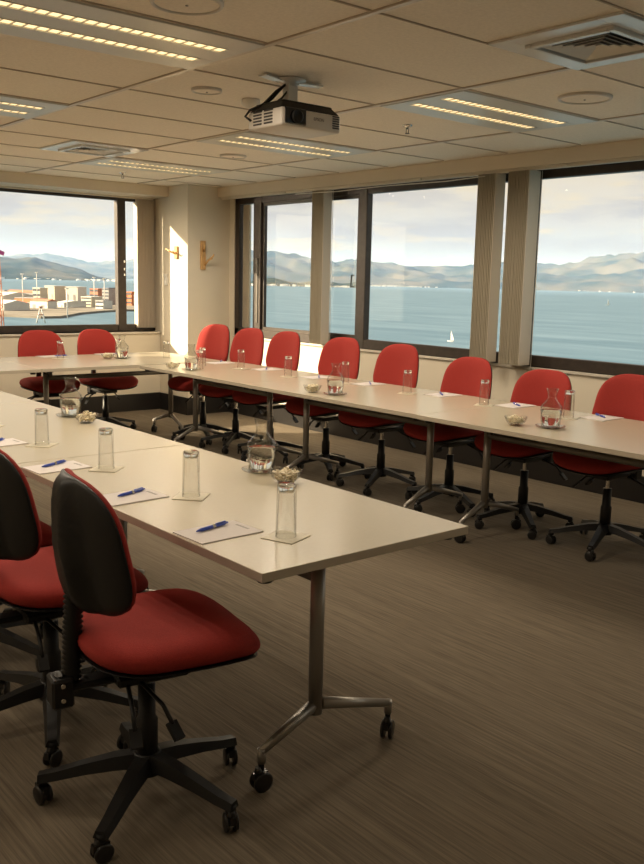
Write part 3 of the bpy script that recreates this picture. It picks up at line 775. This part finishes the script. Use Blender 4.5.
hills('hills_near_shore', -14, 27.6, 6200, 8400, lambda a: 165*min(1, max(.12, (28.3-a)/6)), 300, 24, 9.3)
# low headland in front of the hills
hills('hills_headland', 34.5, 42.6, 5200, 5750, lambda a: 42+14*math.sin(a*2.1), 140, 10, 2.2)
# little houses along the far shore
bm = new(); rnd = random.Random(5)
for i in range(260):
    if i < 110: a = math.radians(rnd.uniform(18, 27.5)); D = rnd.uniform(6180, 6400); z = ZS
    elif i < 200: a = math.radians(rnd.choice([rnd.uniform(40, 47), rnd.uniform(34, 62)])); D = rnd.uniform(7560, 7640); z = ZS
    else: a = math.radians(rnd.uniform(35.5, 41.5)); D = rnd.uniform(5165, 5190); z = ZS
    s = rnd.uniform(9, 20); cbox(bm, (D*math.sin(a), D*math.cos(a), z+s*.25), (s*1.4, s, s*.7), a)
o = obj('distant_houses', bm, 'white'); o['kind'] = 'stuff'; tag(o, 'scatter of tiny pale houses along the far shoreline', 'houses')

# harbour land and its buildings
M['land'] = mat('wharf_ground', (.20, .175, .14), .9, vary=.35, vscale=.03)
M['cream'] = mat('warehouse_cream', (.62, .55, .42), .8, vary=.06, vscale=.2)
M['pale'] = mat('warehouse_pale', (.66, .64, .58), .8, vary=.06, vscale=.2)
M['rust'] = mat('rust_roof', (.46, .20, .12), .8, vary=.1, vscale=.2)
M['slate'] = mat('slate_blue', (.10, .13, .20), .7, vary=.1, vscale=.2)
M['orange'] = mat('orange_paint', (.55, .16, .05), .6)
M['greyb'] = mat('grey_cladding', (.34, .33, .32), .8, vary=.1, vscale=.2)
M['glassb'] = mat('dark_glazing', (.06, .07, .09), .3)
bm = new(); pts = []
front = [(-140, 880), (-60, 800), (0, 790), (40, 760), (60, 770), (80, 850), (100, 900), (116, 930), (160, 980), (190, 1010)]
back = [(-140, 1700), (0, 1650), (60, 1650), (120, 1600), (190, 1500)]
poly = [azp(*p) for p in front]+[azp(*p) for p in back[::-1]]
lo = [bm.verts.new((x, y, ZS-1)) for x, y in poly]; hi = [bm.verts.new((x, y, ZS+1.8)) for x, y in poly]
bm.faces.new(hi); bm.faces.new(lo[::-1])
for i in range(len(poly)): bm.faces.new((lo[i], lo[(i+1) % len(poly)], hi[(i+1) % len(poly)], hi[i]))
struct('land_wharf', bm, 'land')
ZL = ZS+1.8
def building(px, D, w, d, h, wall, roof, label, kind='shed', rz=None, name='warehouse', storeys=3):
    x, y = azp(px, D)
    t = thing(name, label, 'building', (x, y, ZL), -math.radians(40.03)-math.atan((px-322)/903)-(.72 if rz is None else rz), 'harbour buildings seen through the left window')
    bm = new(); box(bm, -w/2, w/2, -d/2, d/2, 0, h); obj('walls', bm, wall, t)
    bm = new()
    if kind == 'gable':
        rh = min(w, d)*.16
        vs = [bm.verts.new(p) for p in ((-w/2-.4, -d/2-.4, h), (w/2+.4, -d/2-.4, h), (w/2+.4, d/2+.4, h), (-w/2-.4, d/2+.4, h), (-w/2-.4, 0, h+rh), (w/2+.4, 0, h+rh))]
        for f in ((0, 1, 5, 4), (2, 3, 4, 5), (0, 4, 3), (1, 2, 5), (3, 2, 1, 0)): bm.faces.new([vs[i] for i in f])
    else:
        box(bm, -w/2-.3, w/2+.3, -d/2-.3, d/2+.3, h, h+.7)
    obj('roof', bm, roof, t)
    bm = new()
    if kind == 'office':
        for s in range(storeys):
            z = (s+.45)*h/storeys; box(bm, -w*.47, w*.47, -d/2-.15, -d/2+.1, z, z+h/storeys*.4)
    else:
        n = max(2, int(w/11))
        for s in range(n): box(bm, -w/2+w*(s+.3)/n, -w/2+w*(s+.62)/n, -d/2-.15, -d/2+.1, 0, h*.5)
    obj('windows' if kind == 'office' else 'loading_doors', bm, 'glassb' if kind == 'office' else 'greyb', t)
B = building
B(10, 1090, 24, 50, 9, 'pale', 'pale', 'long low pale shed at the far left of the harbour', 'gable')
B(30, 1010, 26, 18, 8, 'orange', 'greyb', 'small orange-brown shed left of the big cream warehouse')
B(40, 1120, 11, 13, 17, 'cream', 'pale', 'tall narrow cream block left of the big warehouse', 'office')
B(55, 1165, 15, 20, 19, 'cream', 'pale', 'large cream warehouse block, left half of the tallest group')
B(75, 1195, 19, 21, 18, 'pale', 'pale', 'large pale warehouse block with shaded wall, right half of the tallest group', 'shed', .55)
B(43, 950, 22, 14, 7, 'pale', 'rust', 'low shed with a rust red roof in front of the warehouses', 'gable')
B(8, 890, 20, 34, 6, 'pale', 'pale', 'low white shed near the water at the left edge', 'gable')
B(70, 990, 12, 34, 5, 'pale', 'pale', 'long low white wharf shed in front of the pale warehouse', 'gable')
B(91, 1020, 14, 18, 10, 'cream', 'pale', 'three-storey white office by the wharf, right of the warehouses', 'office')
B(97, 1150, 13, 14, 17, 'rust', 'rust', 'block with rust red upper walls behind the white office', 'office')
B(108, 1090, 10, 12, 19, 'greyb', 'slate', 'dark grey office block beside the window mullion', 'office', None, 'office_block', 5)
B(115.5, 1150, 6, 8, 13, 'slate', 'slate', 'narrow slate blue block at the mullion', 'office')
B(103, 955, 10, 14, 8, 'pale', 'greyb', 'small white shed on the wharf front below the grey office', 'office', None, 'warehouse', 2)
B(131, 1080, 9, 12, 15, 'orange', 'orange', 'orange container block seen in the narrow pane right of the mullion', 'office')
B(137, 990, 6, 7, 13, 'slate', 'slate', 'blue container block behind the blind edge', 'office')
B(24, 1330, 50, 20, 8, 'greyb', 'rust', 'distant grey shed with rust roof behind the orange shed', 'gable')
B(-8, 1330, 46, 20, 8, 'cream', 'greyb', 'distant cream shed at the extreme left of the wharf', 'gable')
rnd = random.Random(11)
for i, (px, D, hh) in enumerate([(22.7, 970, 33), (36.8, 1060, 35), (66.5, 770, 24), (93.5, 1050, 31), (103.5, 1060, 30)]):
    x, y = azp(px, D)
    t = thing('light_mast', ['thin white mast farthest left over the sheds', 'tall white mast left of the cream block', 'white mast standing in the water edge before the warehouses', 'white mast behind the office', 'white mast nearest the window mullion'][i], 'mast', (x, y, ZS+(1.8 if i != 2 else 0)), 0, 'white masts in the harbour')
    bm = new(); tube(bm, [(0, 0, 0), (0, 0, hh)], [.5, .32], 8); obj('pole', bm, 'white', t)
    bm = new(); cbox(bm, (0, 0, hh), (3, 1.2, .8)); obj('lamp_head', bm, 'white', t)
# orange jib crane at the left edge and two-legged red and white derrick on the quay
x, y = azp(-1.5, 320); t = thing('harbour_crane', 'orange lattice crane mast at the left edge of the harbour window', 'crane', (x, y, ZS))
bm = new()
for a in range(4):
    s = ((-1, -1), (-1, 1), (1, -1), (1, 1))[a]
    tube(bm, [(s[0]*1.5, s[1]*1.5, 0), (s[0]*.5, s[1]*.5, 43)], .16, 6)
for k in range(21):
    z = k*2; w = 1.5-z/43; q = 1.5-(z+2)/43; s = 1 if k % 2 else -1
    tube(bm, [(-w*s, -w, z), (q*s, -q, z+2)], .1, 5); tube(bm, [(-w, -w*s, z), (-q, q*s, z+2)], .1, 5)
obj('mast', bm, 'orange', t)
bm = new(); cbox(bm, (1.1, 0, 41.8), (3.0, .12, 1.3), .2, .35); obj('flag', bm, mat('flag_magenta', (.5, .05, .20), .7), t)
x, y = azp(40, 690); t = thing('quay_derrick', 'red and white two-legged derrick in the water before the wharf', 'derrick', (x, y, ZS))
for s in (-1, 1):
    bm = new(); tube(bm, [(s*3.2, 0, 0), (s*.4, 0, 11)], [.6, .3], 8); obj('leg', bm, 'white', t)
bm = new(); cbox(bm, (0, 0, 11.5), (2.5, 1.5, 1.2)); cbox(bm, (0, 0, 6), (4.5, .5, .8)); obj('head', bm, 'rust', t)
# sailing boats on the bay
def boat(px, py, s, label):
    D = (1.445-ZS)*903/(py-(280.9+.0235*(px-322))); x, y = azp(px, D)
    t = thing('sailing_boat', label, 'boat', (x, y, ZS), random.uniform(0, 3), 'sailing boats on the bay')
    bm = new(); n = 10; rr = []
    for z, k in ((0, .8), (1.0*s, 1)):
        rr.append([bm.verts.new((math.cos(2*PI*i/n)*4.5*s*k, math.sin(2*PI*i/n)*1.3*s*k, z)) for i in range(n)])
    for i in range(n): bm.faces.new((rr[0][i], rr[0][(i+1) % n], rr[1][(i+1) % n], rr[1][i]))
    bm.faces.new(rr[1]); bm.faces.new(rr[0][::-1]); obj('hull', bm, 'white', t)
    bm = new(); tube(bm, [(0, 0, s), (0, 0, 12*s)], .12*s, 6); obj('mast', bm, 'white', t)
    bm = new(); v = [bm.verts.new(p) for p in ((-.2, .06, 1.8*s), (-4*s, .06, 1.8*s), (-.2, .06, 11.6*s), (-.2, -.06, 1.8*s), (-4*s, -.06, 1.8*s), (-.2, -.06, 11.6*s))]
    for f in ((0, 1, 2), (5, 4, 3), (0, 3, 4, 1), (1, 4, 5, 2), (2, 5, 3, 0)): bm.faces.new([v[i] for i in f])
    obj('sail', bm, 'white', t)
boat(601.5, 304, 1.0, 'tiny white sailing boat on the bay in the right-hand pane')
boat(448, 340, .55, 'tiny sailing boat low on the bay left of the blind pair')

# haze over the far water and hills
hm = bpy.data.materials.new('sea_haze'); hm.use_nodes = True; nt = hm.node_tree; nt.nodes.clear()
o_ = nt.nodes.new('ShaderNodeOutputMaterial'); vs_ = nt.nodes.new('ShaderNodeVolumeScatter'); vs_.inputs['Density'].default_value = 1.0e-4; vs_.inputs['Color'].default_value = (.27, .43, .76, 1); vs_.inputs['Anisotropy'].default_value = 0
nt.links.new(vs_.outputs[0], o_.inputs['Volume'])
bm = new(); box(bm, 900, 15500, 3400, 15500, ZS+.5, 400); box(bm, 2600, 15500, -8000, 3399, ZS+.5, 400)
hz = obj('haze', bm, hm); hz['kind'] = 'stuff'; tag(hz, 'thin pale haze over the bay in front of the distant hills', 'haze')

# ------------------------------------------------------------------ light
sd = Vector((1.15, -1.0, -.58)).normalized()
sl = bpy.data.lights.new('sun', 'SUN'); sl.energy = 15.0; sl.angle = math.radians(.6); sl.color = (1., .80, .56)
so = bpy.data.objects.new('sun', sl); COL.objects.link(so); so.rotation_euler = sd.to_track_quat('-Z', 'Y').to_euler()
W = bpy.data.worlds.new('sky'); SC.world = W; W.use_nodes = True; nt = W.node_tree; nt.nodes.clear(); L = nt.links.new
out = nt.nodes.new('ShaderNodeOutputWorld'); bg = nt.nodes.new('ShaderNodeBackground'); tc = nt.nodes.new('ShaderNodeTexCoord')
sp = nt.nodes.new('ShaderNodeSeparateXYZ'); L(tc.outputs['Generated'], sp.inputs[0])
rp = nt.nodes.new('ShaderNodeValToRGB'); L(sp.outputs['Z'], rp.inputs['Fac']); cr = rp.color_ramp
cr.elements[0].position = 0; cr.elements[0].color = (.60, .63, .66, 1)
cr.elements[1].position = 1; cr.elements[1].color = (.55, .56, .58, 1)
for p, c in ((.03, (.70, .71, .71)), (.07, (.83, .77, .70)), (.13, (.92, .79, .62)), (.4, (.85, .76, .64))):
    e = cr.elements.new(p); e.color = (*c, 1)
mp = nt.nodes.new('ShaderNodeMapping'); mp.inputs['Scale'].default_value = (5, 5, 26); L(tc.outputs['Generated'], mp.inputs['Vector'])
n = nt.nodes.new('ShaderNodeTexNoise'); n.inputs['Scale'].default_value = 1.15; n.inputs['Detail'].default_value = 7; n.inputs['Roughness'].default_value = .55; L(mp.outputs[0], n.inputs['Vector'])
c1 = nt.nodes.new('ShaderNodeValToRGB'); L(n.outputs['Fac'], c1.inputs['Fac'])
c1.color_ramp.elements[0].position = .44; c1.color_ramp.elements[0].color = (0, 0, 0, 1); c1.color_ramp.elements[1].position = .62; c1.color_ramp.elements[1].color = (1, 1, 1, 1)
mx = nt.nodes.new('ShaderNodeMix'); mx.data_type = 'RGBA'; L(c1.outputs['Color'], mx.inputs[0]); L(rp.outputs['Color'], mx.inputs[6]); mx.inputs[7].default_value = (.66, .62, .61, 1)
n2 = nt.nodes.new('ShaderNodeTexNoise'); n2.inputs['Scale'].default_value = 1.9; n2.inputs['Detail'].default_value = 5; L(mp.outputs[0], n2.inputs['Vector'])
c2 = nt.nodes.new('ShaderNodeValToRGB'); L(n2.outputs['Fac'], c2.inputs['Fac'])
c2.color_ramp.elements[0].position = .54; c2.color_ramp.elements[0].color = (0, 0, 0, 1); c2.color_ramp.elements[1].position = .66; c2.color_ramp.elements[1].color = (.8, .8, .8, 1)
mx2 = nt.nodes.new('ShaderNodeMix'); mx2.data_type = 'RGBA'; L(c2.outputs['Color'], mx2.inputs[0]); L(mx.outputs[2], mx2.inputs[6]); mx2.inputs[7].default_value = (.95, .80, .58, 1)
# the bright sky around the low sun
dt = nt.nodes.new('ShaderNodeVectorMath'); dt.operation = 'DOT_PRODUCT'; L(tc.outputs['Generated'], dt.inputs[0]); dt.inputs[1].default_value = tuple(-sd)
mr = nt.nodes.new('ShaderNodeMapRange'); mr.inputs['From Min'].default_value = .55; mr.inputs['From Max'].default_value = 1.0; mr.inputs['To Min'].default_value = 0; mr.inputs['To Max'].default_value = 1; L(dt.outputs['Value'], mr.inputs['Value'])
pw = nt.nodes.new('ShaderNodeMath'); pw.operation = 'POWER'; pw.inputs[1].default_value = 2.0; L(mr.outputs[0], pw.inputs[0])
gl = nt.nodes.new('ShaderNodeMix'); gl.data_type = 'RGBA'; gl.blend_type = 'ADD'; gl.clamp_result = False; L(pw.outputs[0], gl.inputs[0]); L(mx2.outputs[2], gl.inputs[6]); gl.inputs[7].default_value = (8., 6.2, 4.2, 1)
L(gl.outputs[2], bg.inputs['Color']); bg.inputs['Strength'].default_value = 1.0; L(bg.outputs[0], out.inputs['Surface'])

# ------------------------------------------------------------------ camera
yaw, pit, rol = [math.radians(v) for v in (40.03, -9.5, 1.34)]
f_ = Vector((math.sin(yaw)*math.cos(pit), math.cos(yaw)*math.cos(pit), math.sin(pit)))
r_ = Vector((math.cos(yaw), -math.sin(yaw), 0)); u_ = r_.cross(f_)
R_ = r_*math.cos(rol)+u_*math.sin(rol); U_ = -r_*math.sin(rol)+u_*math.cos(rol)
cd = bpy.data.cameras.new('camera'); cam = bpy.data.objects.new('camera', cd); COL.objects.link(cam)
m = Matrix((R_, U_, -f_)).transposed().to_4x4(); m.translation = Vector((0, 0, 1.445)); cam.matrix_world = m
cd.sensor_width = 36; cd.sensor_fit = 'AUTO'; cd.lens = 903/864*36; cd.clip_start = .05; cd.clip_end = 40000
SC.camera = cam
vs = SC.view_settings; vs.view_transform = 'Standard'; vs.look = 'None'; vs.gamma = 1; vs.exposure = 0; vs.use_curve_mapping = False
cy = SC.cycles; cy.max_bounces = 12; cy.transmission_bounces = 12; cy.transparent_max_bounces = 24; cy.diffuse_bounces = 6; cy.glossy_bounces = 6; cy.volume_bounces = 1
cy.sample_clamp_indirect = 8; cy.use_denoising = True; cy.caustics_refractive = True; cy.blur_glossy = .3; cy.caustics_reflective = False
